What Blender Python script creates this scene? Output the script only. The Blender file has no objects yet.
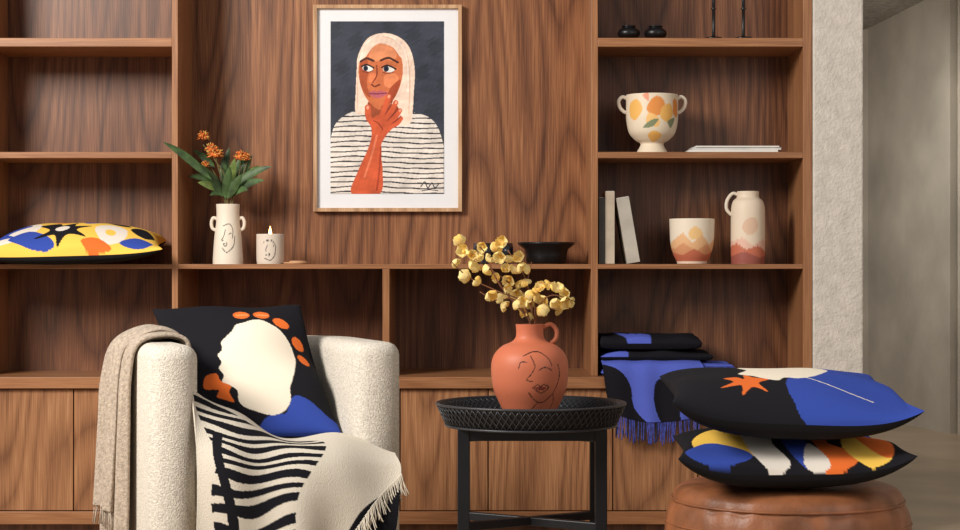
import bpy, math, random
import numpy as np
from mathutils import Vector, Matrix
random.seed(7); np.random.seed(7)
scene = bpy.context.scene
scene.view_settings.view_transform = 'Standard'
COL = scene.collection

# ------------------------------------------------------------ colour helpers
def lin(c):
    c = np.array(c, dtype=float)/255.0
    return np.where(c <= 0.04045, c/12.92, ((c+0.055)/1.055)**2.4)
def rgba(c):
    l = lin(c); return (float(l[0]), float(l[1]), float(l[2]), 1.0)

# ------------------------------------------------------------ materials
def newmat(name):
    m = bpy.data.materials.new(name); m.use_nodes = True
    nt = m.node_tree; b = nt.nodes['Principled BSDF']
    return m, nt, b
def add_bump(nt, b, scale, strength, dist=0.002, detail=3, vec=None, kind='noise'):
    tc = nt.nodes.new('ShaderNodeTexCoord')
    if kind == 'noise':
        n = nt.nodes.new('ShaderNodeTexNoise'); n.inputs['Scale'].default_value = scale
        n.inputs['Detail'].default_value = detail; out = n.outputs['Fac']
    else:
        n = nt.nodes.new('ShaderNodeTexVoronoi'); n.inputs['Scale'].default_value = scale
        out = n.outputs['Distance']
    nt.links.new(tc.outputs['Object'], n.inputs['Vector'])
    bp = nt.nodes.new('ShaderNodeBump'); bp.inputs['Strength'].default_value = strength
    bp.inputs['Distance'].default_value = dist
    nt.links.new(out, bp.inputs['Height']); nt.links.new(bp.outputs['Normal'], b.inputs['Normal'])
    return n
def plain(name, c, rough=0.6, metal=0, var=0.08, vscale=12, bump=0.0, bscale=80, bdist=0.002, kind='noise', spec=0.4, translucent=0):
    m, nt, b = newmat(name)
    tc = nt.nodes.new('ShaderNodeTexCoord')
    n = nt.nodes.new('ShaderNodeTexNoise'); n.inputs['Scale'].default_value = vscale; n.inputs['Detail'].default_value = 4
    nt.links.new(tc.outputs['Object'], n.inputs['Vector'])
    r = nt.nodes.new('ShaderNodeValToRGB')
    a = np.array(c, float)
    r.color_ramp.elements[0].position = 0.3; r.color_ramp.elements[1].position = 0.7
    r.color_ramp.elements[0].color = rgba(np.clip(a*(1-var), 0, 255)); r.color_ramp.elements[1].color = rgba(np.clip(a*(1+var), 0, 255))
    nt.links.new(n.outputs['Fac'], r.inputs['Fac']); nt.links.new(r.outputs['Color'], b.inputs['Base Color'])
    b.inputs['Roughness'].default_value = rough; b.inputs['Metallic'].default_value = metal
    b.inputs['Specular IOR Level'].default_value = spec
    if bump: add_bump(nt, b, bscale, bump, bdist, kind=kind)
    if translucent:
        t = nt.nodes.new('ShaderNodeBsdfTranslucent'); nt.links.new(r.outputs['Color'], t.inputs['Color'])
        mx = nt.nodes.new('ShaderNodeMixShader'); mx.inputs[0].default_value = translucent
        nt.links.new(b.outputs[0], mx.inputs[1]); nt.links.new(t.outputs[0], mx.inputs[2])
        nt.links.new(mx.outputs[0], nt.nodes['Material Output'].inputs['Surface'])
    return m
def painted(name, rough=0.8, bump=0.3, bscale=400, bdist=0.001, spec=0.3, sheen=0.0):
    m, nt, b = newmat(name)
    a = nt.nodes.new('ShaderNodeAttribute'); a.attribute_name = 'Col'
    nt.links.new(a.outputs['Color'], b.inputs['Base Color'])
    b.inputs['Roughness'].default_value = rough; b.inputs['Specular IOR Level'].default_value = spec
    b.inputs['Sheen Weight'].default_value = sheen
    if bump: add_bump(nt, b, bscale, bump, bdist)
    return m
def wood(name, dark, mid, light, axis='Z', rough=0.42, rings=125, rw=0.17):
    m, nt, b = newmat(name); N = nt.nodes.new; L = nt.links.new
    tc = N('ShaderNodeTexCoord'); oi = N('ShaderNodeObjectInfo')
    vm = N('ShaderNodeVectorMath'); vm.operation = 'SCALE'; vm.inputs[0].default_value = (13, 7, 9)
    L(oi.outputs['Random'], vm.inputs['Scale'])
    ad = N('ShaderNodeVectorMath'); ad.operation = 'ADD'
    L(tc.outputs['Object'], ad.inputs[0]); L(vm.outputs[0], ad.inputs[1])
    def mapped(s_across, s_along):
        mp = N('ShaderNodeMapping')
        s = (s_across, s_across, s_along) if axis == 'Z' else (s_along, s_across, s_across)
        mp.inputs['Scale'].default_value = s
        L(ad.outputs[0], mp.inputs['Vector']); return mp
    mA = mapped(3.4, 0.5); nA = N('ShaderNodeTexNoise'); nA.inputs['Scale'].default_value = 1; nA.inputs['Detail'].default_value = 1.0
    nA.inputs['Roughness'].default_value = 0.3
    L(mA.outputs[0], nA.inputs['Vector'])
    mu = N('ShaderNodeMath'); mu.operation = 'MULTIPLY'; mu.inputs[1].default_value = rings; L(nA.outputs['Fac'], mu.inputs[0])
    si = N('ShaderNodeMath'); si.operation = 'SINE'; L(mu.outputs[0], si.inputs[0])
    mr = N('ShaderNodeMapRange'); mr.inputs['From Min'].default_value = -1; mr.inputs['From Max'].default_value = 1; L(si.outputs[0], mr.inputs['Value'])
    pw = N('ShaderNodeMath'); pw.operation='POWER'; pw.inputs[1].default_value=0.4; L(mr.outputs[0], pw.inputs[0])
    mB = mapped(330, 7); nB = N('ShaderNodeTexNoise'); nB.inputs['Scale'].default_value = 1; nB.inputs['Detail'].default_value = 2
    L(mB.outputs[0], nB.inputs['Vector'])
    mC = mapped(9, 0.6); nC = N('ShaderNodeTexNoise'); nC.inputs['Scale'].default_value = 1; nC.inputs['Detail'].default_value = 6
    L(mC.outputs[0], nC.inputs['Vector'])
    def wsum(pairs):
        cur = None
        for o, w in pairs:
            x = N('ShaderNodeMath'); x.operation = 'MULTIPLY_ADD'; x.inputs[1].default_value = w
            L(o, x.inputs[0])
            if cur is None: x.inputs[2].default_value = 0
            else: L(cur, x.inputs[2])
            cur = x.outputs[0]
        return cur
    f = wsum([(pw.outputs[0], rw), (nB.outputs['Fac'], 0.48), (nC.outputs['Fac'], 0.32)])
    r = N('ShaderNodeValToRGB'); e = r.color_ramp.elements
    e[0].position = 0.34; e[0].color = rgba(dark); e[1].position = 0.68; e[1].color = rgba(light)
    k = e.new(0.53); k.color = rgba(mid)
    L(f, r.inputs['Fac'])
    hs = N('ShaderNodeHueSaturation'); L(r.outputs['Color'], hs.inputs['Color'])
    mv = N('ShaderNodeMapRange'); mv.inputs['To Min'].default_value = 0.93; mv.inputs['To Max'].default_value = 1.07
    L(oi.outputs['Random'], mv.inputs['Value']); L(mv.outputs[0], hs.inputs['Value'])
    L(hs.outputs['Color'], b.inputs['Base Color'])
    b.inputs['Roughness'].default_value = rough; b.inputs['Specular IOR Level'].default_value = 0.35
    bp = N('ShaderNodeBump'); bp.inputs['Strength'].default_value = 0.15; bp.inputs['Distance'].default_value = 0.001
    L(nB.outputs['Fac'], bp.inputs['Height']); L(bp.outputs['Normal'], b.inputs['Normal'])
    return m

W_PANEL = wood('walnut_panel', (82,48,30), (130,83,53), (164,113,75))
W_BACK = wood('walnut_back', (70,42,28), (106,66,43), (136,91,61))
W_DOOR = wood('walnut_door', (112,72,46), (156,108,72), (184,136,96), rw=.14)
W_EDGE = wood('walnut_edge', (132,86,54), (164,114,76), (186,138,98), axis='X', rw=.06)
W_EDGEV = wood('walnut_edge_vertical', (132,86,54), (164,114,76), (186,138,98), rw=.06)
PLASTER = plain('plaster', (206,198,188), 0.9, var=0.05, vscale=25, bump=0.8, bscale=110, bdist=0.005)
PLASTER2 = plain('plaster_smooth', (194,184,168), 0.85, var=0.09, vscale=2.2, bump=0.35, bscale=22, bdist=0.006)
CEILM = plain('ceiling_stucco', (160,153,143), 0.95, var=0.12, vscale=30, bump=0.9, bscale=70, bdist=0.01)
CONC = plain('concrete_floor', (172,150,124), 0.30, var=0.10, vscale=2.5, bump=0.05, bscale=30)
BOUCLE = plain('boucle', (214,206,193), 0.95, var=0.09, vscale=160, bump=1.0, bscale=260, bdist=0.004, spec=0.15)
BLACKM = plain('black_metal', (28,29,33), 0.42, metal=0.3, var=0.1)
BLACKC = plain('black_ceramic', (16,16,18), 0.35, var=0.1)
GLASSK = plain('smoked_glass', (26,28,36), 0.12, var=0.1, spec=0.8)
LEATHER = plain('brown_leather', (130,80,50), 0.45, var=0.17, vscale=14, bump=0.35, bscale=130, bdist=0.002)
OAK = wood('frame_oak', (150,112,80), (186,146,108), (206,170,134))
WHITEMAT = plain('passepartout', (228,228,231), 0.7, var=0.01)
FABRIC = painted('printed_fabric', 0.92, 0.4, 500, 0.001, spec=0.15)
THROW = painted('woven_throw', 0.95, 0.8, 300, 0.003, spec=0.1)
CERAM = painted('painted_ceramic', 0.5, 0.15, 160, 0.001)
PRINT = painted('art_print', 0.35, 0.0)
CREAM_C = plain('cream_ceramic', (222,208,190), 0.5, var=0.03)
TERRA = plain('terracotta', (180,102,72), 0.7, var=0.07)
LEAF = plain('leaf_green', (62,84,46), 0.5, var=0.3, vscale=30)
LEAFL = plain('leaf_light_green', (108,126,66), 0.5, var=0.2, vscale=30)
STEM = plain('stem', (96,84,48), 0.6, var=0.2)
ORANGEF = plain('orange_flower', (196,104,46), 0.8, var=0.35, vscale=90)
YELLOWF = plain('yellow_blossom', (255,228,160), 0.9, var=0.05, vscale=60, spec=.1, translucent=.3)
YELLOWF2 = plain('golden_blossom', (253,206,116), 0.9, var=0.08, vscale=60, spec=.1, translucent=.3)
TWIG = plain('twig', (120,76,50), 0.8, var=0.2)
PAPER = plain('paper', (226,222,214), 0.8, var=0.02)
BK1 = plain('book_dark', (84,82,78), 0.8); BK2 = plain('book_sand', (190,174,154), 0.8); BK3 = plain('book_stone', (176,168,156), 0.8)
TAUPE = plain('oatmeal_wool', (176,161,145), 0.95, var=0.12, vscale=120, bump=0.9, bscale=230, bdist=0.004, spec=0.1)
FRINGE_W = plain('cream_yarn', (205,196,180), 0.95, var=0.1)
FRINGE_B = plain('blue_yarn', (62,72,150), 0.95, var=0.25, vscale=90)
FRINGE_K = plain('black_yarn', (34,34,44), 0.95, var=0.2)
WAX = plain('wax', (240,214,170), 0.5, var=0.02)

# ------------------------------------------------------------ mesh builder
class MB:
    def __init__(s): s.v=[]; s.f=[]; s.m=[]
    def add(s, v, f, mi=0):
        o=len(s.v); s.v += [tuple(map(float,p)) for p in v]; s.f += [tuple(i+o for i in q) for q in f]; s.m += [mi]*len(f)
    def box(s, x0,x1,y0,y1,z0,z1, mi=0, M=None):
        v=[Vector(p) for p in [(x0,y0,z0),(x1,y0,z0),(x1,y1,z0),(x0,y1,z0),(x0,y0,z1),(x1,y0,z1),(x1,y1,z1),(x0,y1,z1)]]
        if M is not None: v=[M@p for p in v]
        s.add(v,[(0,3,2,1),(4,5,6,7),(0,1,5,4),(1,2,6,5),(2,3,7,6),(3,0,4,7)],mi)
    def tube(s, pts, r, n=8, mi=0, smooth=True, closed=False):
        pts=[Vector(p) for p in pts]
        if smooth and len(pts)>2: pts=crv(pts, 6, closed)
        k=len(pts); rr = r if callable(r) else (lambda t: r)
        up=Vector((0.13,0.31,0.94)); vs=[]
        for i,p in enumerate(pts):
            if closed: t=(pts[(i+1)%k]-pts[i-1])
            else: t=(pts[min(i+1,k-1)]-pts[max(i-1,0)])
            t.normalize()
            a=t.cross(up)
            if a.length<0.05: a=t.cross(Vector((1,0,0)))
            a.normalize(); b=t.cross(a)
            R=rr(i/max(1,k-1))
            for j in range(n):
                w=2*math.pi*j/n; vs.append(p+a*math.cos(w)*R+b*math.sin(w)*R)
        fs=[]
        for i in range(k if closed else k-1):
            for j in range(n):
                i2=(i+1)%k
                fs.append((i*n+j,i*n+(j+1)%n,i2*n+(j+1)%n,i2*n+j))
        if not closed:
            fs.append(tuple(range(n))[::-1]); fs.append(tuple((k-1)*n+j for j in range(n)))
        s.add(vs,fs,mi)
    def lathe(s, prof, c, n=48, mi=0, mod=None):
        cx,cy,cz=c; vs=[]; fs=[]; k=len(prof)
        for r,z in prof:
            for j in range(n):
                w=2*math.pi*j/n
                rr,zz=(r,z) if mod is None else mod(r,z,w)
                vs.append((cx+rr*math.cos(w),cy+rr*math.sin(w),cz+zz))
        for i in range(k-1):
            for j in range(n): fs.append((i*n+j,i*n+(j+1)%n,(i+1)*n+(j+1)%n,(i+1)*n+j))
        s.add(vs,fs,mi)
    def ell(s, c, r, n=12, mi=0):
        prof=[(math.sin(math.pi*i/n),-math.cos(math.pi*i/n)) for i in range(n+1)]
        o=len(s.v); s.lathe(prof,(0,0,0),n*2,mi)
        for i in range(o,len(s.v)):
            p=s.v[i]; s.v[i]=(p[0]*r[0]+c[0],p[1]*r[1]+c[1],p[2]*r[2]+c[2])
    def strip(s, center, widths, side, mi=0, cup=0.0, nrm=None):
        vs=[];fs=[];k=len(center)
        for p,w in zip(center,widths):
            p=Vector(p); q=(nrm*w*cup if nrm is not None else Vector((0,0,0)))
            vs += [p-side*w+q, p, p+side*w+q]
        for i in range(k-1):
            for j in range(2): fs.append((i*3+j,i*3+j+1,(i+1)*3+j+1,(i+1)*3+j))
        s.add(vs,fs,mi)
    def obj(s, name, mats, smooth=True, bevel=0, seg=2, subsurf=0, angle=0.6):
        me=bpy.data.meshes.new(name); me.from_pydata(s.v,[],s.f)
        for m in mats: me.materials.append(m)
        me.polygons.foreach_set('material_index', s.m)
        me.polygons.foreach_set('use_smooth',[smooth]*len(s.f)); me.update()
        o=bpy.data.objects.new(name,me); COL.objects.link(o)
        if bevel:
            b=o.modifiers.new('bevel','BEVEL'); b.width=bevel; b.segments=seg; b.limit_method='ANGLE'; b.angle_limit=angle
        if subsurf:
            b=o.modifiers.new('sub','SUBSURF'); b.levels=subsurf; b.render_levels=subsurf
        return o
def crv(pts, n=6, closed=False):
    pts=[Vector(p) for p in pts]; k=len(pts); out=[]
    for i in range(k if closed else k-1):
        if closed: a,b,c,d=pts[i-1],pts[i],pts[(i+1)%k],pts[(i+2)%k]
        else: a,b,c,d=pts[max(i-1,0)],pts[i],pts[i+1],pts[min(i+2,k-1)]
        for j in range(n):
            t=j/n
            out.append(0.5*((2*b)+(c-a)*t+(2*a-5*b+4*c-d)*t*t+(3*b-a-3*c+d)*t**3))
    if not closed: out.append(pts[-1])
    return out
def box(name,x0,x1,y0,y1,z0,z1,mat,bevel=0.0015):
    m=MB(); m.box(x0,x1,y0,y1,z0,z1); return m.obj(name,[mat],smooth=False,bevel=bevel,seg=2)
def group(name, objs, loc=(0,0,0)):
    e=bpy.data.objects.new(name,None); e.location=loc; e.empty_display_size=0.05; COL.objects.link(e)
    for o in objs:
        o.parent=e; o.location=Vector(o.location)-Vector(loc)
    return e

# ------------------------------------------------------------ painting of pigment patterns (per-vertex)
def pip(P, poly):
    x,y=P[:,0],P[:,1]; c=np.zeros(len(P),bool); k=len(poly)
    for i in range(k):
        x1,y1=poly[i]; x2,y2=poly[i-1]
        if y1==y2: continue
        cond=((y1>y)!=(y2>y)) & (x<(x2-x1)*(y-y1)/(y2-y1)+x1)
        c^=cond
    return c
def dpoly(P, pts):
    d=np.full(len(P),1e9)
    for i in range(len(pts)-1):
        a=np.array(pts[i]);b=np.array(pts[i+1]);ab=b-a;L=max((ab**2).sum(),1e-12)
        t=np.clip(((P-a)@ab)/L,0,1); q=P-(a+t[:,None]*ab); d=np.minimum(d,np.sqrt((q**2).sum(1)))
    return d
def sm(pts, closed=True, n=6):
    return [(p.x,p.y) for p in crv([(a,b,0) for a,b in pts], n, closed)]
def paint(P, base, layers):
    C=np.tile(lin(base),(len(P),1))
    for l in layers:
        k=l[0]; col=lin(l[1])
        if k=='p': msk=pip(P,sm(l[2]))
        elif k=='s': msk=pip(P,l[2])
        elif k=='e':
            cx,cy,rx,ry,a=l[2]; a=math.radians(a)
            dx=P[:,0]-cx;dy=P[:,1]-cy
            u=dx*math.cos(a)+dy*math.sin(a);v=-dx*math.sin(a)+dy*math.cos(a)
            msk=(u/rx)**2+(v/ry)**2<1
        elif k=='l': msk=dpoly(P,sm(l[2],False))<l[3]
        elif k=='f': msk=l[2](P)
        C[msk]=col
    return C
def gridmesh(name, XYZ, C, mat, nu, nv, wrap=False, extra=None):
    ii,jj=np.meshgrid(np.arange(nv-1),np.arange(nu if wrap else nu-1),indexing='ij')
    j2=(jj+1)%nu
    F=np.stack([ii*nu+jj,ii*nu+j2,(ii+1)*nu+j2,(ii+1)*nu+jj],-1).reshape(-1,4)
    V=XYZ
    if extra is not None:
        X2,C2,F2=extra; F=np.vstack([F,F2+len(V)]); V=np.vstack([V,X2]); C=np.vstack([C,C2])
    me=bpy.data.meshes.new(name); me.from_pydata(V.tolist(),[],F.tolist())
    at=me.color_attributes.new('Col','FLOAT_COLOR','POINT')
    at.data.foreach_set('color',np.hstack([C,np.ones((len(C),1))]).astype(np.float32).ravel())
    me.materials.append(mat); me.polygons.foreach_set('use_smooth',[True]*len(F)); me.update()
    o=bpy.data.objects.new(name,me); COL.objects.link(o); return o

def pillow(name, corners, T, base, layers, back=(30,29,32), ex=0.42, N=190, wr=0.004, tb=None, pinch=0.07, mat=None, seed=0, sag=0):
    TL,TR,BR,BL=[np.array(c,float) for c in corners]
    if tb is None: tb=T
    u,v=np.meshgrid(np.linspace(0,1,N),np.linspace(0,1,N)); u=u.ravel();v=v.ravel()
    a=2*u-1;b=2*v-1
    uu=.5+a/2*(1-pinch*(1-b*b)); vv=.5+b/2*(1-pinch*(1-a*a))
    P=((1-uu)*(1-vv))[:,None]*TL+(uu*(1-vv))[:,None]*TR+(uu*vv)[:,None]*BR+((1-uu)*vv)[:,None]*BL
    P[:,2]-=sag*(1-a**4)*v**2
    nrm=np.cross((TR+BR-TL-BL),(TL+TR-BL-BR)); nrm/=np.linalg.norm(nrm)
    h=np.clip((1-a*a)*(1-b*b),0,1)**ex
    rs=np.random.RandomState(seed)
    w=np.zeros(len(u))
    for _ in range(7):
        ang=rs.rand()*6.28; fr=6+rs.rand()*12; w+=np.sin(fr*(u*np.cos(ang)+v*np.sin(ang))+rs.rand()*6)
    edge=np.clip(1-h,0,1)*np.minimum(1,h*4)
    w=w*wr*(0.35+edge)*np.minimum(1,h*5)
    top=P+nrm*(h*T+w)[:,None]; bot=P-nrm*(h*tb)[:,None]
    C=paint(np.stack([u*100,v*100],1),base,layers)
    C2=np.tile(lin(back),(len(u),1))
    ii,jj=np.meshgrid(np.arange(N-1),np.arange(N-1),indexing='ij')
    F2=np.stack([ii*N+jj,(ii+1)*N+jj,(ii+1)*N+jj+1,ii*N+jj+1],-1).reshape(-1,4)
    return gridmesh(name,top,C,mat or FABRIC,N,N,extra=(bot,C2,F2))

def ceramic(name, prof, c, k, base, layers, n=220, m=14, inner=True, mat=None):
    pr=[(p.x,p.y) for p in crv([(r,z,0) for r,z in prof],m)]
    ztop=max(z for _,z in pr); R=max(r for r,_ in pr)
    if inner:
        t=0.004; r0,z0=pr[-1]
        pr+= [(max(r0-t,0.001),z0+0.0005)]+[(max(r-t,0.0005),max(z,0.01)) for r,z in pr[::-1][1:]]
    r=np.array([p[0] for p in pr]); z=np.array([p[1] for p in pr])
    ph=np.linspace(-math.pi,math.pi,n,endpoint=False)
    PH,I=np.meshgrid(ph,np.arange(len(pr)))
    PH=PH.ravel();I=I.ravel()
    X=np.stack([c[0]+r[I]*np.sin(PH),c[1]-r[I]*np.cos(PH),c[2]+z[I]],1)
    C=paint(np.stack([PH*R*k,(ztop-z[I])*k],1),base,layers)
    return gridmesh(name,X,C,mat or CERAM,n,len(pr),wrap=True)

def cloth(name, ctrl, base, layers, NU=160, NV=160, wave=None, mat=None, th=0.004, W=100, H=100):
    K=np.array(ctrl,float)
    def interp(A,n):
        k=A.shape[0]; t=np.linspace(0,k-1,n); i=np.minimum(t.astype(int),k-2); f=(t-i)
        g=lambda j: A[np.clip(j,0,k-1)]
        a,b,c,d=g(i-1),g(i),g(i+1),g(i+2); f=f.reshape((-1,)+(1,)*(A.ndim-1))
        return .5*(2*b+(c-a)*f+(2*a-5*b+4*c-d)*f**2+(3*b-a-3*c+d)*f**3)
    A=interp(K,NV); A=np.swapaxes(interp(np.swapaxes(A,0,1),NU),0,1)
    v,u=np.meshgrid(np.linspace(0,1,NV),np.linspace(0,1,NU),indexing='ij')
    if wave is not None:
        du=np.gradient(A,axis=1);dv=np.gradient(A,axis=0);n=np.cross(du,dv);n/=np.linalg.norm(n,axis=2,keepdims=True)+1e-9
        A=A+n*wave(u,v)[:,:,None]
    C=paint(np.stack([u.ravel()*W,v.ravel()*H],1),base,layers)
    o=gridmesh(name,A.reshape(-1,3),C,mat or THROW,NU,NV)
    s=o.modifiers.new('thick','SOLIDIFY'); s.thickness=th; s.offset=0
    return o,A

# ============================================================ ROOM
m=MB(); m.box(-4,5,-7,9,-0.1,0); fl=m.obj('floor',[CONC],False)
m=MB(); m.box(-4,1.107,0.50,0.62,0,3.0); m.obj('wall_back',[PLASTER2],False)
m=MB(); m.box(1.109,1.277,-0.004,0.62,0,3.0); m.obj('wall_pillar',[PLASTER],False,bevel=0.006)
def vwall(name, pts, z0, z1, mat, t=0.1):
    m=MB(); k=len(pts); vs=[]
    for x,y in pts: vs+=[(x,y,z0),(x,y,z1)]
    fs=[(2*i,2*i+2,2*i+3,2*i+1) for i in range(k-1)]
    m.add(vs,fs); o=m.obj(name,[mat],False)
    s=o.modifiers.new('t','SOLIDIFY'); s.thickness=t; s.offset=-1
    return o
vwall('wall_right',[(1.2,6.4),(1.9,5.7),(2.35,4.9),(2.559,3.8)],0,3.0,PLASTER2)
vwall('wall_corner',[(2.59,3.76),(2.95,2.8),(3.2,0.5),(3.2,-3.0)],0,3.0,PLASTER2)
m=MB()
m.add([(0.9,7.0,2.30),(2.8,7.0,2.30),(2.8,2.6,2.62),(0.9,2.6,2.62)],[(0,3,2,1)])
c=m.obj('ceiling',[CEILM],False); s=c.modifiers.new('t','SOLIDIFY'); s.thickness=0.1; s.offset=-1

# ============================================================ SHELVING UNIT
P=[]
def B(n,x0,x1,y0,y1,z0,z1,mat,bv=0.0015): P.append(box(n,x0,x1,y0,y1,z0,z1,mat,bv))
XL=-1.652; X1,X1b=-1.027,-1.007; X2,X2b=0.370,0.393; X3,X3b=1.077,1.107
TOP=2.3; CT=0.55
B('upright_outer_left',XL-0.022,XL,0,0.30,CT,TOP,W_EDGEV)
B('upright_left',X1,X1b,0,0.45,CT,TOP,W_EDGEV)
B('upright_right',X2,X2b,0,0.45,CT,TOP,W_EDGEV)
B('upright_end',X3,X3b,0,0.48,0.0,TOP,W_EDGEV)
B('divider',-0.325,-0.302,0,0.45,CT,0.907,W_EDGEV)
xs=[XL,XL+0.31,X1]
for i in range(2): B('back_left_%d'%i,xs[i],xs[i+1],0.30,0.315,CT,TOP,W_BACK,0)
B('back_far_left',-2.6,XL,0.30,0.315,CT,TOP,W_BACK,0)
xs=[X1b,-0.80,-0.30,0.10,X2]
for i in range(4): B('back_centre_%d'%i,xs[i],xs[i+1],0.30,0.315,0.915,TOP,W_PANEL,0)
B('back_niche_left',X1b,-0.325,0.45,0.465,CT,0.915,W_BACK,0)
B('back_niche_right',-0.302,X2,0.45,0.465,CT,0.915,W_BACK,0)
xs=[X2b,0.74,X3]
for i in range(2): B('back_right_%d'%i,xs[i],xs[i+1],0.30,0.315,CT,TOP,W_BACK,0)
for j,(z0,z1) in enumerate([(1.648,1.677),(1.276,1.297),(0.907,0.923)]):
    B('shelf_left_%d'%j,XL,X1,0.0,0.30,z0,z1,W_EDGE)
    B('shelf_right_%d'%j,X2b,X3,0.0,0.30,z0,z1,W_EDGE)
    B('shelf_far_left_%d'%j,-2.6,XL-0.022,0.0,0.30,z0,z1,W_EDGE)
B('shelf_centre',X1b,X2,-0.0,0.45,0.907,0.923,W_EDGE)
B('top_panel',-2.6,X3b,0.0,0.48,TOP,TOP+.03,W_EDGE)
B('counter',-2.6,X3,-0.055,0.48,0.512,CT,W_EDGE)
B('carcass',-2.6,X3,0.0,0.46,0.06,0.512,W_BACK)
seams=[-2.6,-2.15,-1.77,-1.347,-1.245,-0.81,-0.265,0.027,0.44,0.722,X3]
for i in range(len(seams)-1):
    B('door_front_%d'%i,seams[i]+0.002,seams[i+1]-0.002,-0.035,-0.013,0.107,0.508,W_DOOR,0.001)
B('base_rail',-2.6,X3,-0.045,0.0,0.062,0.104,W_EDGE)
B('plinth',-2.6,X3,-0.01,0.40,0.0,0.06,W_BACK)
group('shelving_unit',P,(0,0,0))

# ============================================================ FRAMED POSTER
yb=0.298; x0,x1,z0,z1=-0.581,-0.063,1.106,1.827
fw=0.013
fr=MB()
fr.box(x0,x0+fw,yb-0.03,yb,z0,z1); fr.box(x1-fw,x1,yb-0.03,yb,z0,z1)
fr.box(x0+fw,x1-fw,yb-0.03,yb,z0,z0+fw); fr.box(x0+fw,x1-fw,yb-0.03,yb,z1-fw,z1)
fro=fr.obj('frame',[OAK],False,bevel=0.001)
mt=box('passepartout',x0+fw,x1-fw,yb-0.014,yb-0.002,z0+fw,z1-fw,WHITEMAT,0)
SK=(198,108,66); SK2=(156,74,44); ARM=(204,90,54); HAIR=(240,212,192)
def stripes(Pp):
    return ((Pp[:,1]+1.2*np.sin(Pp[:,0]*0.05)+0.3*np.sin(Pp[:,0]*0.21+Pp[:,1]*.4))%5.0)<1.25
shp=sm([(0,118),(4,104),(14,94),(30,88),(50,90),(72,90),(88,92),(100,97),(108,108),(113,125)],False); shp=[(0,172)]+shp+[(113,172)]
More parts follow.
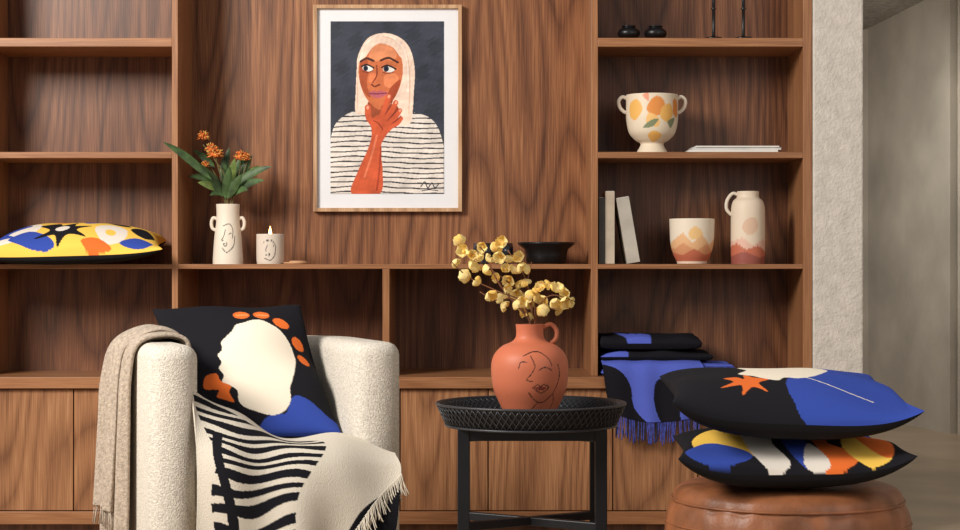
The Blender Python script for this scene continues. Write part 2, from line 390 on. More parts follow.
art=[('f',(50,54,64),lambda P: (np.sin(P[:,0]*0.23+P[:,1]*.11)+np.sin(P[:,1]*0.19-P[:,0]*.09)+np.sin(P[:,0]*.7+P[:,1]*1.1)*.5)>0.7),
 ('s',(228,218,208),shp),
 ('f',(34,34,42),lambda P: pip(P,shp)&stripes(P)),
 ('p',HAIR,[(50,12),(62,13),(74,20),(81,32),(84,50),(83,70),(82,88),(80,101),(70,104),(62,96),(48,92),(34,93),(25,91),(25,72),(26,50),(27,36),(33,22),(40,15)]),
 ('p',SK2,[(38,80),(54,82),(66,84),(68,92),(64,100),(44,100),(38,92)]),
 ('p',SK,[(46,22),(56,20),(66,26),(71,38),(72,52),(68,68),(60,82),(50,88),(42,84),(34,74),(29,60),(28,46),(31,34),(38,26)]),
 ('p',(168,80,46),[(30,40),(36,38),(38,50),(36,62),(40,76),(33,70),(29,58)]),
 ('p',(224,142,98),[(44,24),(56,23),(66,32),(62,39),(52,37),(46,40),(38,36)]),
 ('p',(222,132,88),[(54,54),(64,52),(68,58),(62,66),(54,64)]),
 ('p',(218,122,80),[(40,52),(45,52),(44,60),(38,60)]),
 ('p',(160,70,40),[(60,66),(70,58),(66,72),(58,83),(50,87),(54,80)]),
 ('p',HAIR,[(45,15),(58,15),(70,22),(76,36),(70,36),(62,26),(50,22),(42,26),(36,34),(30,40),(31,28),(37,19)]),
 ('l',(218,182,158),[(52,15),(66,20),(76,34),(79,60),(78,92)],.5),('l',(222,186,162),[(36,22),(29,36),(27,60),(27,86)],.5),('l',(248,226,210),[(46,14),(34,24),(29,40)],.7),('l',(248,226,210),[(60,15),(72,26),(77,44),(77,70)],.7),
 ('e',(236,232,224),(37,47,5.2,2.8,8)),('e',(236,232,224),(58,48,5.8,2.9,4)),
 ('e',(30,44,66),(35,46.8,2.5,2.7,0)),('e',(30,44,66),(55.5,47.4,2.7,2.9,0)),('e',(10,12,18),(35,46.8,1.2,1.4,0)),('e',(10,12,18),(55.5,47.4,1.3,1.5,0)),
 ('l',(36,22,20),[(31,45),(36,43.2),(43,46.4)],0.8),('l',(36,22,20),[(51,46),(57,44),(65,47.6)],0.8),('l',(120,56,36),[(32,50),(37,51),(42,49)],0.45),('l',(120,56,36),[(52,51),(58,52),(63,50)],0.45),
 ('l',(74,38,26),[(30,40),(36,37),(43,39.5)],1.1),('l',(74,38,26),[(50,39),(58,36.5),(67,41)],1.1),
 ('l',(132,58,34),[(46,44),(46,54),(42,61)],0.7),('l',(110,46,30),[(41,63),(44,65),(49,63)],0.8),
 ('p',(186,94,106),[(38,72),(43,69.2),(46,70.4),(50,69),(57,71.6),(50,76),(44,76)]),
 ('l',(112,44,54),[(39,72),(46,72.4),(56,71.6)],0.5),
 ('p',ARM,[(40,100),(46,94),(56,92),(62,98),(62,106),(56,113),(50,126),(52,150),(49,172),(21,172),(27,150),(37,128),(41,113)]),
 ('l',ARM,[(44,104),(38,96),(37,86)],3.0),
 ('l',ARM,[(58,106),(66,102),(70,97)],2.3),('l',(134,48,30),[(57,104.2),(65,99.4),(70,94.6)],.55),
 ('l',ARM,[(57,102),(65,95),(69,89)],2.4),('l',(134,48,30),[(56,99.4),(63,92.4),(67,87.4)],.55),
 ('l',ARM,[(54,98),(61,89),(65,81)],2.5),('l',(134,48,30),[(52,96),(58,87.4),(61.6,79.4)],.55),
 ('l',ARM,[(50,97),(54,86),(58,75)],2.6),
 ('e',(234,160,130),(58.2,75,1.2,1.8,20)),('e',(234,160,130),(65.3,81,1.1,1.7,25)),('e',(234,160,130),(69.2,89,1.1,1.6,30)),('e',(234,160,130),(37,86,1.3,1.9,0)),
 ('l',(134,48,30),[(43,99),(48,102),(52,108)],0.5),
 ('l',(226,124,88),[(46,114),(42,130),(34,155)],1.0),('l',(168,64,38),[(50,126),(49,146),(46,168)],1.0),
 ('l',(36,36,44),[(90,165),(94,160),(97,166),(101,161),(104,166),(108,162)],0.5),('l',(36,36,44),[(91,169),(99,168),(107,169)],0.4)]
NU,NV=300,450
ax0=(331-480)/285.7; aw=113/285.7; az1=0.92+243/285.7; ah=172/285.7
v,u=np.meshgrid(np.linspace(0,1,NV),np.linspace(0,1,NU),indexing='ij')
XYZ=np.stack([ax0+u.ravel()*aw,np.full(u.size,yb-0.0155),az1-v.ravel()*ah],1)
Pa=np.stack([u.ravel()*113,v.ravel()*172],1)
Cc=paint(Pa,(58,62,74),art)
# painterly brush mottling of the pigment
mot=np.zeros(len(Pa)); rs=np.random.RandomState(2)
for _ in range(26):
    a_=rs.rand()*6.28; fq=.08+rs.rand()**2*1.3; mot+=np.sin(fq*(Pa[:,0]*math.cos(a_)+Pa[:,1]*math.sin(a_))+rs.rand()*6)
Cc=np.clip(Cc*(1+.022*mot)[:,None],0,1)
ar=gridmesh('art_print',XYZ,Cc,PRINT,NU,NV)
group('framed_portrait_poster',[fro,mt,ar],(-0.322,0.29,1.106))

# ============================================================ ITEMS ON THE SHELVES
SZ=0.9235
k=294.; vx,vy=-0.857,0.12
CR=(228,216,198); BKL=(40,36,36)
vz=ceramic('vase_body',[(0.001,0),(0.046,0),(0.051,0.004),(0.049,0.05),(0.045,0.10),(0.040,0.14),(0.0385,0.17),(0.040,0.203)],(vx,vy,SZ),k,CR,
 [('l',BKL,[(-4,22),(4,20),(8,26),(7,34)],.42),('l',BKL,[(-1,26),(-3,33),(-5,36),(-2,37)],.42),('l',BKL,[(-3,40),(1,39),(0,42),(-3,41)],.42),('l',BKL,[(-4,44),(1,48),(8,42),(10,32)],.42),('l',BKL,[(3,30),(6,29)],.45)])
h=MB()
for sgn in (-1,1):
    h.tube([(vx+sgn*0.036,vy,SZ+0.152),(vx+sgn*0.049,vy,SZ+0.157),(vx+sgn*0.056,vy,SZ+0.142),(vx+sgn*0.053,vy,SZ+0.122),(vx+sgn*0.040,vy,SZ+0.114)],0.006,8)
hd=h.obj('handles',[CREAM_C])
L=MB()
def pt(a,b,dy=0):
    return Vector((vx+(a-228)/k, vy+dy, SZ+0.204-(b-205)/k))
def leaf(p0,p1,w,mi,dy0,dy1,sag=0.01):
    A=pt(*p0,dy0);Bp=pt(*p1,dy1); n=9; mid=(A+Bp)/2+Vector((0,0,sag))
    c=[];ws=[]
    for i in range(n):
        t=i/(n-1); c.append((1-t)**2*A+2*t*(1-t)*mid+t*t*Bp); ws.append(w*math.sin(math.pi*min(1,t**0.8))**.8+0.0004)
    d=(Bp-A).normalized(); side=d.cross(Vector((0.2,-1,0.35))).normalized(); nn=d.cross(side).normalized()
    L.strip(c,ws,side,mi,0.35,nn)
stems=[((228,212),(226,180),(216,162),(204,146)),((228,212),(224,190),(219,170),(216,158)),((229,212),(234,190),(240,172),(240,164)),((230,212),(238,185),(243,175),(247,162)),((227,212),(220,185),(210,168),(207,166))]
for i,s_ in enumerate(stems):
    L.tube([pt(a,b,0.01*(i-2)*t/3) for t,(a,b) in enumerate(s_)],0.0022,6,2)
for p0,p1,w,mi,d0,d1,sg in [((216,182),(171,146),.014,0,-.10,-.16,.025),((222,186),(190,163),.014,0,0,-.08,.02),((222,185),(190,178),.013,0,0,-.04,.02),
  ((224,192),(200,184),.014,1,0,-.05,.01),((228,195),(212,197),.011,0,0,-.05,.02),((230,190),(273,168),.014,0,0,-.03,.03),((232,194),(266,182),.014,0,0,-.05,.025),
  ((228,190),(236,160),.016,1,0,-.03,0),((226,190),(222,158),.016,0,0,.02,0),((230,195),(252,155),.016,0,0,.02,.0),((229,198),(250,192),.013,0,0,-.05,.03),
  ((222,178),(228,148),.012,0,.02,.03,0),((214,168),(192,150),.012,0,.02,.03,.01),((234,188),(258,166),.014,1,.0,.03,.01),((226,200),(232,168),.017,0,-.02,-.05,0),((224,198),(212,172),.015,0,-.02,-.05,0),
  ((228,200),(244,176),.015,0,-.02,-.05,0.01),((226,196),(202,168),.014,0,.01,.02,0.01),((230,192),(246,150),.012,0,.02,.04,0),((232,186),(240,156),.012,0,.01,.03,0)]:
    leaf(p0,p1,w,mi,d0,d1,sg)
lv=L.obj('foliage',[LEAF,LEAFL,STEM])
F=MB()
for a,b,r in [(204,138,.024),(215,155,.031),(241,158,.026),(246,159,.020),(206,166,.016),(211,150,.022)]:
    c=pt(a,b,-0.01); F.ell(c,(r*.55,r*.55,r*.5),6)
    for i in range(90):
        th=random.random()*6.28; cz=random.uniform(-.5,1); d=Vector((math.cos(th)*math.sqrt(1-cz*cz),math.sin(th)*math.sqrt(1-cz*cz),cz))
        F.tube([c+d*r*.4,c+d*r*random.uniform(.7,1.05)],lambda t,r=r:r*.10*(1-.5*t),5,random.choice([0,0,0,1]),False)
fo=F.obj('flower_heads',[ORANGEF,YELLOWF2])
group('flower_vase',[vz,hd,lv,fo],(vx,vy,SZ))

cx,cy=-0.711,0.10; 
cb=ceramic('candle_jar',[(0.001,0),(0.040,0),(0.045,0.004),(0.0465,0.03),(0.0465,0.101)],(cx,cy,SZ),k,(214,200,184),
 [('l',BKL,[(-5,8),(2,6),(7,12),(6,20)],.4),('l',BKL,[(-1,11),(-3,16),(-1,18)],.4),('l',BKL,[(-3,21),(1,20),(0,22)],.4),('l',BKL,[(-4,24),(2,26),(7,20)],.4),('l',BKL,[(2,13),(5,12)],.4)])
w=MB(); w.lathe([(0.001,0.088),(0.041,0.088)],(cx,cy,SZ),32); wx=w.obj('wax',[WAX])
em,nt,b_=newmat('flame'); b_.inputs['Base Color'].default_value=(1,.5,.15,1); b_.inputs['Emission Color'].default_value=(1,.45,.12,1); b_.inputs['Emission Strength'].default_value=14
w=MB(); w.tube([(cx,cy,SZ+.088),(cx,cy,SZ+.096)],.001,6,0,False); w.lathe([(0.0005,.093),(.005,.100),(.0058,.106),(.004,.114),(0.0005,.128)],(cx,cy,SZ),12,1); fm=w.obj('wick_flame',[BLACKC,em])
group('scented_candle',[cb,wx,fm],(cx,cy,SZ))
w=MB(); w.lathe([(0.001,0),(0.040,0),(0.043,0.004),(0.041,0.006),(0.036,0.004),(0.001,0.004)],(-0.622,0.08,SZ),40); w.lathe([(0.001,.004),(.028,.004),(.030,.009),(.026,.011),(.001,.011)],(-0.615,0.08,SZ),32)
w.obj('candle_lid',[plain('lid_wood',(196,150,110),.5)])

for xx in (0.0,0.065):
    w=MB(); w.lathe([(.001,0),(.022,0),(.024,.003),(.019,.010),(.030,.020),(.036,.038),(.034,.070),(.032,.070),(.033,.038),(.026,.02),(.001,.016)],(xx+0.012,0.08,SZ),40)
    w.obj('tealight_holder',[GLASSK])
w=MB(); w.lathe([(.001,0),(.060,0),(.068,.006),(.070,.030),(.074,.050),(.095,.066),(.098,.070),(.096,.074),(.090,.072),(.068,.056),(.060,.030),(.050,.012),(.001,.010)],(0.225,0.12,SZ),64)
w.obj('black_bowl',[BLACKC])

TZ=1.6775
for xx in (0.500,0.590):
    w=MB(); pf=[(.001,0),(.018,0),(.024,.003),(.034,.010),(.038,.020),(.035,.030),(.026,.037),(.021,.039),(.024,.043),(.023,.046),(.014,.044),(.001,.041)]
    w.lathe([(p.x,p.y) for p in crv([(a,b,0) for a,b in pf],3)],(xx,0.05,TZ),40)
    w.obj('candle_holder',[BLACKC])
for xx in (0.785,0.885):
    w=MB(); w.lathe([(.001,0),(.028,0),(.031,.003),(.028,.007),(.008,.010),(.0055,.014),(.0055,.10),(.009,.104),(.0055,.108),(.0055,.20),(.012,.205),(.014,.225),(.012,.225),(.009,.208),(.001,.206)],(xx,0.05,TZ),24)
    w.obj('candlestick',[BLACKC])

k=295.; MZ=1.2975; px_,py_=0.583,0.10
ORG=(222,142,72); OC=(232,178,96); GR=(128,136,104)
pl=ceramic('bowl',[(0.001,0),(0.048,0),(0.051,0.006),(0.042,0.022),(0.040,0.034),(0.058,0.046),(0.078,0.070),(0.087,0.110),(0.088,0.150),(0.088,0.198)],(px_,py_,MZ),k,(228,212,188),
 [('p',ORG,[(-6,10),(2,3),(10,8),(9,18),(1,23),(-7,18)]),('p',OC,[(8,14),(17,10),(21,20),(14,28),(6,24)]),('p',(238,190,120),[(-6,20),(4,24),(4,33),(-8,30)]),
 ('p',OC,[(-28,10),(-18,6),(-12,16),(-20,26),(-28,22)]),('p',GR,[(14,28),(24,24),(20,34)]),('p',ORG,[(22,6),(30,8),(30,22),(22,20)]),('p',GR,[(-12,34),(-4,27),(4,26),(-2,33)]),('p',(226,150,120),[(-12,2),(-6,0),(-6,8)]),('p',OC,[(-8,42),(0,37),(10,42),(0,48)])])
h=MB()
for sgn in (-1,1):
    q=[(0.083,.185),(.100,.192),(.113,.178),(.108,.155),(.092,.140),(.083,.142)]
    h.tube([(px_+sgn*a,py_,MZ+b) for a,b in q],.0065,8)
hh=h.obj('handles',[CREAM_C]); group('footed_planter',[pl,hh],(px_,py_,MZ))
w=MB(); w.box(.70,1.0,.04,.24,MZ,MZ+.009); w.box(.712,1.012,.05,.25,MZ+.0095,MZ+.018,1); w.box(.725,1.005,.045,.24,MZ+.0185,MZ+.023)
w.obj('magazine_stack',[PAPER,plain('magazine_cover',(200,196,192),.5)],False)

w=MB()
def book(x,t,H,D,lean,mi):
    M=Matrix.Translation((x,0.03,SZ+.0005))@Matrix.Rotation(lean,4,'Y')
    w.box(0,t,0,D,0,H,mi,M); w.box(.002,t-.002,.004,D+.002,.003,H+.001,3,M)
book(.398,.020,.222,.16,0,0); book(.420,.031,.243,.17,0,1); book(.494,.043,.222,.17,-0.17,2)
bk=w.obj('row_of_books',[BK1,BK2,BK3,PAPER],False,bevel=.001)
R1=(190,108,82); R2=(210,148,108); R3=(150,84,72); R4=(224,176,130)
ppx=0.716
ceramic('plant_pot',[(.001,0),(.046,0),(.050,.005),(.052,.010),(.064,.035),(.073,.075),(.076,.152)],(ppx,0.08,SZ),k,(230,216,196),
 [('p',(232,190,130),[(-6,14),(0,8),(8,13),(6,20),(-4,20)]),('s',R4,[(-90,30),(-60,18),(-40,28),(-22,20),(-12,14),(-2,24),(8,16),(18,26),(34,16),(60,28),(90,18),(90,60),(-90,60)]),
  ('s',R2,[(-90,32),(-50,26),(-24,30),(-12,24),(2,32),(14,25),(26,33),(50,25),(90,32),(90,60),(-90,60)]),('s',R1,[(-90,38),(-40,32),(-14,36),(0,30),(14,36),(40,31),(90,36),(90,60),(-90,60)]),
  ('s',(226,200,178),[(-90,42),(90,42),(90,60),(-90,60)])])
jx=0.905; 
jb=ceramic('jug_body',[(.001,0),(.050,0),(.056,.006),(.0575,.05),(.0575,.14),(.056,.190),(.050,.212),(.040,.222),(.037,.228),(.037,.245)],(jx,.08,SZ),k,(224,206,184),
 [('p',(216,182,156),[(-6,30),(4,26),(8,36),(0,44),(-8,38)]),('s',(222,180,160),[(-90,52),(-20,50),(-8,46),(2,54),(14,48),(40,54),(90,50),(90,90),(-90,90)]),('s',R1,[(-90,60),(-30,56),(-14,52),(-4,58),(8,54),(20,60),(90,56),(90,90),(-90,90)]),
 ('s',R3,[(-90,66),(-20,64),(-6,60),(10,66),(30,62),(90,66),(90,90),(-90,90)])])
h=MB(); h.tube([(jx-.034,.08,SZ+.234),(jx-.052,.08,SZ+.238),(jx-.070,.08,SZ+.215),(jx-.072,.08,SZ+.185),(jx-.055,.08,SZ+.165)],.006,8)
group('ceramic_jug',[jb,h.obj('handle',[CREAM_C])],(jx,.08,SZ))

YEL=(240,194,84); BLU=(52,74,160); ORA=(226,110,48); KK=(26,25,30); WH=(226,216,204)
floral=[('p',KK,[(0,20),(16,30),(22,50),(16,70),(10,90),(0,100)]),
 ('p',WH,[(0,40),(18,36),(30,56),(28,84),(12,98),(-4,90)]),('p',BLU,[(6,50),(16,42),(24,56),(14,70),(20,84),(8,80),(2,66)]),
 ('p',BLU,[(18,88),(26,74),(38,84),(44,98),(30,97)]),
 ('p',KK,[(30,60),(40,52),(44,62),(52,54),(52,68),(62,70),(54,78),(60,90),(50,86),(46,98),(42,84),(32,88),(38,74)]),
 ('e',WH,(45,72,4,6,0)),('p',BLU,[(54,44),(62,40),(66,52),(58,60)]),
 ('p',WH,[(64,74),(72,62),(82,70),(80,88),(70,94)]),('e',YEL,(73,79,3,5,0)),('p',KK,[(66,40),(78,44),(84,58),(74,58)]),
 ('p',ORA,[(34,42),(44,36),(50,44),(42,50)]),('p',KK,[(84,66),(92,54),(98,70),(92,80)]),('p',BLU,[(78,92),(88,82),(96,90),(90,99)]),('p',ORA,[(58,94),(66,90),(74,98),(62,100)])]
pillow('throw_pillow',[(-1.62,0.27,SZ+.085),(-1.09,0.27,SZ+.080),(-1.035,-0.13,SZ+.048),(-1.68,-0.13,SZ+.030)],.082,YEL,floral,tb=.05,seed=3,sag=.015)

# ============================================================ ARMCHAIR
CC=Vector((-0.62,-1.05,0)); TH=math.radians(20)
def ch(x,y,z): return (CC.x+x*math.cos(TH)-y*math.sin(TH), CC.y+x*math.sin(TH)+y*math.cos(TH), z)
def arc(cx,cy,r,a0,a1,n=12): return [(cx+r*math.cos(math.radians(a0+(a1-a0)*i/n)),cy+r*math.sin(math.radians(a0+(a1-a0)*i/n))) for i in range(n+1)]
hw,bk_,fr_,th_=0.335,0.31,-0.29,0.125
out=[(-hw,fr_+.03)]+arc(-hw+.24,bk_-.24,.24,180,90)+arc(hw-.24,bk_-.24,.24,90,0)+[(hw,fr_+.03),(hw-.03,fr_),(hw-th_+.03,fr_),(hw-th_,fr_+.03)]
out+=arc(hw-th_-.13,bk_-th_-.13,.13,0,90,10)+arc(-hw+th_+.13,bk_-th_-.13,.13,90,180,10)+[(-hw+th_,fr_+.03),(-hw+th_-.03,fr_),(-hw+.03,fr_)]
out=out[::-1]
def prism(name,outline,z0,z1,mat,bev,seg=5):
    n=len(outline); m=MB()
    vs=[ch(x,y,z0) for x,y in outline]+[ch(x,y,z1) for x,y in outline]
    ar_=sum(outline[i-1][0]*outline[i][1]-outline[i][0]*outline[i-1][1] for i in range(n))
    fs=[(i,(i+1)%n,n+(i+1)%n,n+i) for i in range(n)]+[tuple(range(n))[::-1],tuple(range(n,2*n))]
    if ar_<0: fs=[f[::-1] for f in fs]
    m.add(vs,fs); return m.obj(name,[mat],True,bevel=bev,seg=seg,angle=0.9)
shell=prism('shell',out,0.11,0.715,BOUCLE,0.036)
rb=lambda x0,x1,y0,y1,r: arc(x1-r,y1-r,r,0,90,6)+arc(x0+r,y1-r,r,90,180,6)+arc(x0+r,y0+r,r,180,270,6)+arc(x1-r,y0+r,r,270,360,6)
seat=prism('seat_cushion',rb(-.212,.212,-.31,.19,.05),.27,.425,BOUCLE,.035)
base=prism('seat_base',rb(-.215,.215,-.28,.20,.03),.11,.268,BOUCLE,.02)
m=MB()
for sx in (-.24,.24):
    for sy in (-.2,.2):
        p=ch(sx,sy,0); m.lathe([(.001,0),(.014,0),(.020,.11),(.001,.11)],p,20)
legs=m.obj('legs',[W_EDGEV])
group('armchair',[shell,seat,base,legs],CC)

WB=(236,224,204)
pillow('throw_pillow',[(-.920,-.95,.796),(-.512,-.86,.806),(-.368,-1.13,.450),(-.772,-1.21,.442)],.068,KK,
 [('p',BLU,[(44,100),(50,92),(58,88),(66,88),(74,78),(84,80),(94,88),(103,93),(102,104),(44,104)]),
  ('p',WB,[(45,27),(49,22),(55,20.5),(61,18.5),(67,18.5),(73,22),(79,27),(83,34),(84.5,42),(84,50),(81,58),(77,66),(73,73),(71,81),(65,87),(56,89),(46,86),(39,83),(36,79),(37,74),(34,70.5),(28,67),(30,62),(28,56.5),(31,52),(30,46),(34,42),(35,36),(39,32)]),
  ('e',ORA,(55,13,5.6,3.6,0)),('e',ORA,(69,13.5,5.6,3.6,5)),('e',ORA,(81,21,5.8,3.8,30)),('e',ORA,(90,35,5,4,70)),('e',ORA,(90.5,48,4.8,3.4,60)),
  ('p',ORA,[(17,62),(25,60),(27,66),(33,70),(31,74),(33,80),(26,78),(22,76),(24,72),(15,70)]),('l',(240,150,96),[(52,13),(59,13)],.6),('l',(240,150,96),[(66,13.5),(73,14)],.6)],
  tb=.065,seed=5)

ctrl=[[(-.734,-1.38,.604),(-.660,-1.30,.540),(-.544,-1.22,.474),(-.387,-1.20,.462),(-.225,-1.28,.430)],
 [(-.725,-1.42,.513),(-.623,-1.40,.466),(-.490,-1.36,.445),(-.350,-1.33,.432),(-.205,-1.31,.392)],
 [(-.715,-1.455,.402),(-.605,-1.45,.378),(-.472,-1.415,.354),(-.334,-1.375,.330),(-.210,-1.34,.312)],
 [(-.715,-1.46,.212),(-.591,-1.46,.205),(-.458,-1.43,.205),(-.335,-1.39,.214),(-.220,-1.35,.235)]]
TW=(208,199,184)
def zebra(P):
    x,y=P[:,0],P[:,1]
    reg=pip(P,sm([(0,2),(18,3),(34,12),(50,10),(66,18),(66,34),(58,54),(50,76),(44,104),(18,104),(10,80),(14,56),(8,30)]))
    f=(y+0.22*x+2.2*np.sin(x*.16)+1.2*np.sin(y*.3+x*.1))%8.4
    return reg&(f<4.6)
def zk(P):
    x,y=P[:,0],P[:,1]
    return (np.abs(x-(13+.06*y+2.0*np.sin(y*.09)))<2.4)&(y>30)
thr,A=cloth('throw_sheet',ctrl,TW,[('f',KK,zebra),('f',KK,zk),
  ('p',(22,22,26),[(104,44),(97,52),(88,66),(78,82),(74,104),(104,104)])],NU=260,NV=260,
  wave=lambda u,v:0.008*np.sin(14*u+4*v)+0.004*np.sin(9*v-11*u+1)+.007*np.sin(22*u)*v)
f=MB()
for i in range(60):
    t=i/59; u_=.985-.23*t; v_=.40+.54*t
    p=Vector(A[int(v_*259),int(u_*259)]); p+=Vector((.006,-.012,0))
    l=.050+random.uniform(-.010,.012); dx=random.uniform(-.014,.018)
    f.tube([p,p+Vector((dx*.3+.004,-.004,-l*.5)),p+Vector((dx+.004,-.004,-l))],.0015,5)
fg=f.obj('fringe',[FRINGE_W]); group('patterned_throw_blanket',[thr,fg],(-.5,-1.35,.42))

def sheet(rows, name, ph, th, mi=TAUPE):
    return cloth(name,rows,(168,152,134),[],NU=90,NV=130,wave=lambda u,v:(.010*np.sin(24*u+2*v+ph)+.005*np.sin(47*u+ph*2))*np.clip(v*1.6,0.25,1),mat=mi,th=th)
def rows(off,short):
    R=[(-.200,.63,0),(-.205+off*.3,.715,0),(-.265,.733+off,0),(-.335-off,.708,-.004),(-.356-off,.62,-.01),(-.362-off,.48,-.012),(-.366-off,.30 if not short else .36,-.014),(-.372-off,.10 if not short else .26,-.014)]
    Y=(.24,.16,.07,-.01,-.10)
    out_=[]
    for i,(x,z,d) in enumerate(R):
        out_.append([ch(x+(.045 if (j==0 and i<4) else 0)+d*(j%2),y*(1-.02*i),z-(.01 if j==0 else 0)) for j,y in enumerate(Y)])
    return out_
tb,A2=sheet(rows(0,False),'blanket_sheet',0,.010)
tb2,A4=sheet([r[0:4] for r in rows(.014,True)],'blanket_fold',1.7,.010)
f=MB()
for i in range(34):
    p=Vector(A2[0,int(i/33*89)]); f.tube([p,p+Vector((random.uniform(-.005,.01),-.004,-.02)),p+Vector((random.uniform(-.008,.012),-.006,-.05))],.0015,5)
    p=Vector(A2[-1,int(i/33*89)]); f.tube([p,p+Vector((random.uniform(-.005,.01),-.004,-.05))],.0015,5,0,False)
    p=Vector(A4[-1,int(i/33*89)]); f.tube([p,p+Vector((random.uniform(-.008,.008),-.004,-.05))],.0015,5,0,False)
group('wool_blanket',[tb,tb2,f.obj('fringe',[TAUPE])],ch(-.35,.1,.4))

# ============================================================ SIDE TABLE
tx,ty=0.1227,-1.67
t=MB()
t.lathe([(.001,.548),(.196,.548),(.200,.536),(.204,.536),(.2245,.584),(.2265,.588),(.2225,.590),(.219,.587),(.199,.556),(.001,.555)],(tx,ty,0),96)
tray=t.obj('tray',[BLACKM])
t=MB(); nL=84
for i in range(nL):
    a0=2*math.pi*i/nL
    for d in (1,-1):
        pts=[]
        for j in range(5):
            q=j/4; a=a0+d*q*2*math.pi/nL*2; r=.2055+q*.021; z=.538+q*.046
            pts.append((tx+r*math.cos(a),ty+r*math.sin(a),z))
        t.tube(pts,.0013,4,0,False)
        pts=[]
        for j in range(4):
            q=j/3; a=a0+d*q*2*math.pi/nL*2; r=.2010+q*.0165; z=.559+q*.026
            pts.append((tx+r*math.cos(a),ty+r*math.sin(a),z))
        t.tube(pts,.0011,4,0,False)
for r,z in ((.2055,.537),(.227,.588)):
    t.tube([(tx+r*math.cos(2*math.pi*i/48),ty+r*math.sin(2*math.pi*i/48),z) for i in range(48)],.0032,8,0,False,True)
latt=t.obj('woven_rim',[plain('black_metal_lattice',(58,58,62),.4,metal=.3)])
t=MB()
for a in (-35,35,145,215):
    a=math.radians(a); x=tx+.197*math.cos(a); y=ty+.175*math.sin(a)
    M=Matrix.Translation((x,y,0)); t.box(-.014,.014,-.014,.014,0,.535,0,M)
def bar(a0,a1,z0,z1,wd=.010):
    p=Vector((tx+.197*math.cos(math.radians(a0)),ty+.175*math.sin(math.radians(a0)),0)); q=Vector((tx+.197*math.cos(math.radians(a1)),ty+.175*math.sin(math.radians(a1)),0))
    d=q-p; ang=math.atan2(d.y,d.x); M=Matrix.Translation(p)@Matrix.Rotation(ang,4,'Z'); t.box(0,d.length,-wd,wd,z0,z1,0,M)
bar(215,35,.505,.535); bar(-35,145,.504,.534)
bar(215,-35,.507,.533); bar(145,35,.507,.533)
bar(215,35,.295,.315); bar(-35,145,.294,.314)
lg=t.obj('legs',[BLACKM],False,bevel=.002)
group('side_table',[tray,latt,lg],(tx,ty,0))

k=415.; vz0=.5555; VX=tx-.003; VY=ty
TC=(190,106,76)
LN=(44,26,22)
vb=ceramic('vase_body',[(.001,0),(.052,0),(.058,.004),(.072,.030),(.087,.065),(.0925,.100),(.092,.130),(.084,.152),(.066,.170),(.044,.180),(.0345,.190),(.0325,.205),(.034,.222)],(VX,VY,vz0),k,TC,
 [('l',LN,[(-8,30),(2,26),(12,27),(20,34),(22,40)],.5),('l',LN,[(0,30),(4,40),(0,48),(-4,53),(2,55)],.5),
  ('l',LN,[(8,44),(14,41),(22,44)],.5),('l',LN,[(-12,42),(-10,36),(-4,36)],.45),('l',LN,[(2,61),(7,58),(10,60),(14,58),(19,61),(11,66),(2,61)],.5),('p',(120,52,40),[(4,61),(10,60),(17,61),(11,64)]),
  ('l',LN,[(-2,66),(4,73),(14,76),(26,66),(32,50),(30,38)],.5),('l',LN,[(8,76),(2,82),(-6,86)],.5),('l',LN,[(26,68),(30,76),(28,84)],.5)],n=300)
h=MB(); h.tube([(VX+.031,VY,vz0+.214),(VX+.050,VY,vz0+.222),(VX+.064,VY,vz0+.208),(VX+.063,VY,vz0+.188),(VX+.050,VY,vz0+.176)],.0055,8)
hd=h.obj('handle',[TERRA])
def bp(a,b,dy=0): return Vector((tx+(a-531)/k,VY+dy,.92-(b-265)/k))
br=MB()
for i,s_ in enumerate([((533,330),(530,300),(512,285),(480,262),(456,250)),((532,330),(522,302),(500,292),(470,278),(452,262)),((534,330),(530,300),(524,275),(508,250)),
   ((534,330),(540,305),(552,295),(572,300)),((533,330),(535,305),(528,285),(532,262)),((534,330),(538,312),(556,308)),((532,325),(515,300),(495,300),(480,292)),((530,320),(500,285),(486,255),(480,247))]):
    br.tube([bp(a,b,(-1)**i*.012*j) for j,(a,b) in enumerate(s_)],lambda t:.0022*(1-.5*t),6)
bro=br.obj('branches',[TWIG])
fl_=MB()
pos=[(461,243),(454,262),(464,252),(472,256),(484,247),(503,244),(500,256),(468,276),(479,283),(476,266),(485,271),(491,292),(498,278),(508,262),(520,258),(514,272),(506,288),(518,293),(524,281),
 (529,268),(522,302),(534,290),(545,297),(549,284),(556,290),(563,300),(569,302),(557,308),(541,309),(528,303),(513,303),(531,314),(488,260),(510,280),(526,294),(548,306),(536,300),(506,270),(517,284),(472,268),(562,310),(500,296),(519,266),(541,288),(553,300),(566,294),(494,250),(502,304),(524,310),(482,258)]
for a,b in pos:
    c=bp(a+random.uniform(-1,1),b+random.uniform(-1,1),random.uniform(-.05,.035)); ax=Vector((random.uniform(-1,1),random.uniform(-1.4,.5),random.uniform(-.8,.7))).normalized()
    p0=ax.orthogonal().normalized(); q0=ax.cross(p0); R=random.uniform(.0115,.0165); off=random.random()*6
    for i in range(5):
        w_=off+2*math.pi*i/5; d=p0*math.cos(w_)+q0*math.sin(w_); sd=ax.cross(d)
        cs=[c-ax*R*.35,c+d*R*.45-ax*R*.15,c+d*R*.85+ax*R*.2,c+d*R*1.0+ax*R*.6,c+d*R*.85+ax*R*.9]
        cs=crv(cs,2); ws=np.interp(np.linspace(0,1,len(cs)),[0,.25,.5,.75,1],[R*.15,R*.5,R*.68,R*.5,R*.1])
        fl_.strip(cs,ws,sd,random.choice([0,0,0,1]),.35,ax)
    fl_.ell(c,(R*.28,)*3,5,1)
blo=fl_.obj('blossoms',[YELLOWF,YELLOWF2])
group('terracotta_vase',[vb,hd,bro,blo],(VX,VY,vz0))

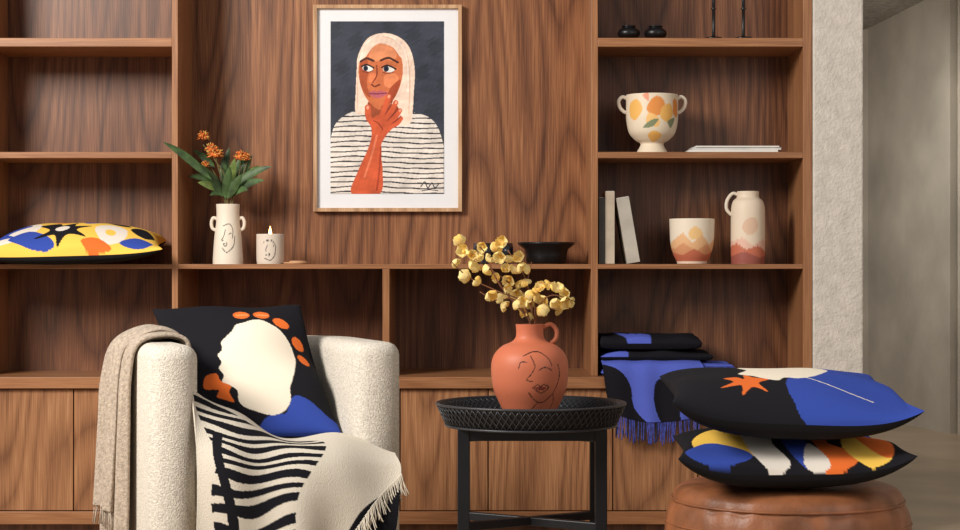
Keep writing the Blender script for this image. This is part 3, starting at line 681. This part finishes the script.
# ============================================================ POUF WITH CUSHIONS
gx,gy=0.682,-2.0
prof=[(.001,.437),(.08,.440),(.17,.440),(.222,.434),(.246,.422),(.254,.406),(.255,.399),(.261,.388),(.268,.362),(.271,.330),(.272,.24),(.270,.13),(.262,.07),(.246,.03),(.22,.005),(.001,.0)]
prof=[(p.x,p.y) for p in crv([(a,b,0) for a,b in prof],5)]
def md(r,z,w):
    s_=.5+.5*math.sin(w*9+math.sin(w*3)); e=math.exp(-((z-.40)/.02)**2)
    return r*(1+.004*math.sin(w*31+2)*math.exp(-((z-.38)/.04)**2)-.004*s_*(z>.1)), z-.006*e*(.5+.5*math.sin(w*23))
m=MB(); m.lathe(prof,(gx,gy,0),180,0,md); pb=m.obj('pouf_body',[LEATHER])
m=MB()
for r,z in ((.255,.402),(.269,.354)):
    m.tube([(gx+r*math.cos(2*math.pi*i/64),gy+r*math.sin(2*math.pi*i/64),z) for i in range(64)],.0032,6,0,False,True)
group('leather_pouf',[pb,m.obj('piping',[LEATHER])],(gx,gy,0))
pillow('throw_pillow',[(.45,-1.79,.520),(.90,-1.80,.520),(.9125,-2.25,.522),(.4125,-2.25,.516)],.044,KK,
 [('p',YEL,[(5,50),(14,34),(30,26),(36,50),(35,80),(26,98),(12,94),(6,76)]),('p',BLU,[(2,80),(10,66),(22,74),(32,88),(24,99),(6,97)]),('p',WH,[(28,44),(38,34),(44,50),(42,74),(48,96),(37,99),(30,76)]),
  ('p',BLU,[(44,30),(56,26),(60,44),(56,66),(66,90),(54,98),(46,70)]),('p',ORA,[(58,50),(66,40),(72,56),(68,72),(79,86),(74,98),(61,99),(62,78)]),('p',YEL,[(68,30),(82,26),(90,44),(84,70),(92,92),(80,99),(74,78),(78,50)]),('p',WH,[(54,97),(59,74),(65,97)]),
  ('p',ORA,[(82,58),(92,50),(97,76),(90,92)]),('p',BLU,[(90,24),(99,34),(98,66),(92,50)]),('p',WH,[(74,34),(80,44),(76,52),(72,44)])],tb=.062,seed=8,wr=.0025,sag=.038)
pillow('throw_pillow',[(.42,-1.78,.658),(.915,-1.79,.654),(.927,-2.25,.616),(.400,-2.25,.634)],.050,KK,
 [('p',BLU,[(62,40),(68,20),(80,14),(103,10),(104,102),(58,102),(50,88),(50,66)]),
  ('p',WB,[(33,24),(44,14),(60,12),(70,20),(74,34),(70,46),(63,57),(56,62),(50,61),(46,66),(40,62),(36,57),(30,50),(35,38)]),
  ('p',ORA,[(22,62),(28,59),(31,63),(32,54),(36,60),(42,64),(37,70),(40,80),(34,75),(29,84),(29,73),(20,77),(26,68)]),('l',WB,[(60,60),(72,74),(84,84)],.4)],tb=.070,seed=11,wr=.0025,sag=.040)

# ============================================================ FOLDED BLANKETS ON THE COUNTER
CZ=.551
BL2=(84,98,190)
lay=[]
def slab(x0,x1,z,t,base,L,sd,y0=-.03,y1=.25,tilt=0):
    o=pillow('fold_%d'%len(lay),[(x0,y1,z+t/2),(x1,y1,z+t/2),(x1+.0,y0,z+t/2+tilt),(x0,y0,z+t/2+tilt)],t*.52,base,L,back=base,ex=.16,N=80,wr=.003,pinch=.03,mat=THROW,seed=sd); lay.append(o)
slab(.40,.835,CZ,.022,BL2,[('p',KK,[(40,60),(60,50),(70,104),(30,104)])],1,y0=-.045)
slab(.405,.84,CZ+.022,.022,BL2,[('p',KK,[(0,60),(20,70),(24,104),(-4,104)])],2,y0=-.04)
slab(.40,.775,CZ+.044,.040,KK,[('p',BL2,[(0,70),(14,60),(24,104),(0,104)])],3)
slab(.398,.74,CZ+.080,.056,KK,[('p',BL2,[(14,40),(26,60),(42,104),(28,104)]),('p',BL2,[(30,10),(44,40),(50,104),(40,104)])],4,y0=-.02)
dr,A3=cloth('draped_part',[[(x,.02,CZ+.047) for x in (.405,.50,.60,.73)],[(x,-.045,CZ+.046) for x in (.405,.50,.60,.73)],[(x,-.072,CZ+.02) for x in (.407,.50,.60,.74)],
  [(x,-.078,.48) for x in (.42,.51,.61,.745)],[(.445,-.078,.43),(.53,-.082,.405),(.62,-.082,.405),(.72,-.08,.42)]],BL2,
  [('p',KK,[(-4,40),(16,46),(30,64),(30,84),(40,104),(-4,104)]),('p',KK,[(60,60),(72,64),(78,104),(60,104),(54,80)])],NU=120,NV=120,wave=lambda u,v:.006*np.sin(20*u+2*v)*v,th=.008)
f=MB()
for i in range(60):
    p=Vector(A3[-1,int(i/59*119)]); l=.065+random.uniform(-.01,.015); dx=random.uniform(-.008,.008)
    f.tube([p,p+Vector((dx*.4,-.003,-l*.5)),p+Vector((dx,0,-l))],.0018,5,random.choice([0,0,1]))
for i in range(40):
    t_=i/39; p=Vector((.838,-.05+.25*t_,CZ+.03)); f.tube([p,p+Vector((.02,random.uniform(-.01,.01),-.008)),p+Vector((.035,random.uniform(-.015,.01),-.025))],.0017,5)
for i in range(26):
    p=Vector((.70+.135*i/25,-.052,CZ+.035)); f.tube([p,p+Vector((random.uniform(0,.01),-.02,-.02)),p+Vector((random.uniform(0,.02),-.024,-.06))],.0018,5)
group('folded_blanket',lay+[dr,f.obj('fringe',[FRINGE_B,FRINGE_K])],(.6,.1,CZ))

# ============================================================ LIGHTS
def area(name,loc,target,size,power,col=(1,1,1),sy=None):
    l=bpy.data.lights.new(name,'AREA'); l.energy=power; l.size=size; l.color=col
    if sy: l.shape='RECTANGLE'; l.size_y=sy
    o=bpy.data.objects.new(name,l); o.location=loc; d=Vector(target)-Vector(loc)
    o.rotation_euler=d.to_track_quat('-Z','Y').to_euler(); COL.objects.link(o); return o
area('key_light',(-2.8,-3.4,2.9),(0.1,0,.9),1.3,240,(1,.95,.885),1.3)  # added soft key from high front left; no window is modelled there
area('fill_light',(2.6,-4.6,2.2),(0,0,.9),1.8,32,(1,.97,.94))
area('hall_wall_fill',(1.75,3.2,1.7),(2.45,4.2,.7),.8,10,(1,.96,.90))  # added unseen lamp to brighten the lower hall wall, not a fixture
w=bpy.data.worlds.new('World'); scene.world=w; w.use_nodes=True
w.node_tree.nodes['Background'].inputs['Color'].default_value=(1,.98,.96,1); w.node_tree.nodes['Background'].inputs['Strength'].default_value=.29

# ============================================================ CAMERA
cd=bpy.data.cameras.new('camera'); cd.sensor_width=36; cd.lens=67.5; cd.clip_end=100
co=bpy.data.objects.new('camera',cd); co.location=(0,-6,.92); co.rotation_euler=(math.radians(90),0,0); COL.objects.link(co)
scene.camera=co
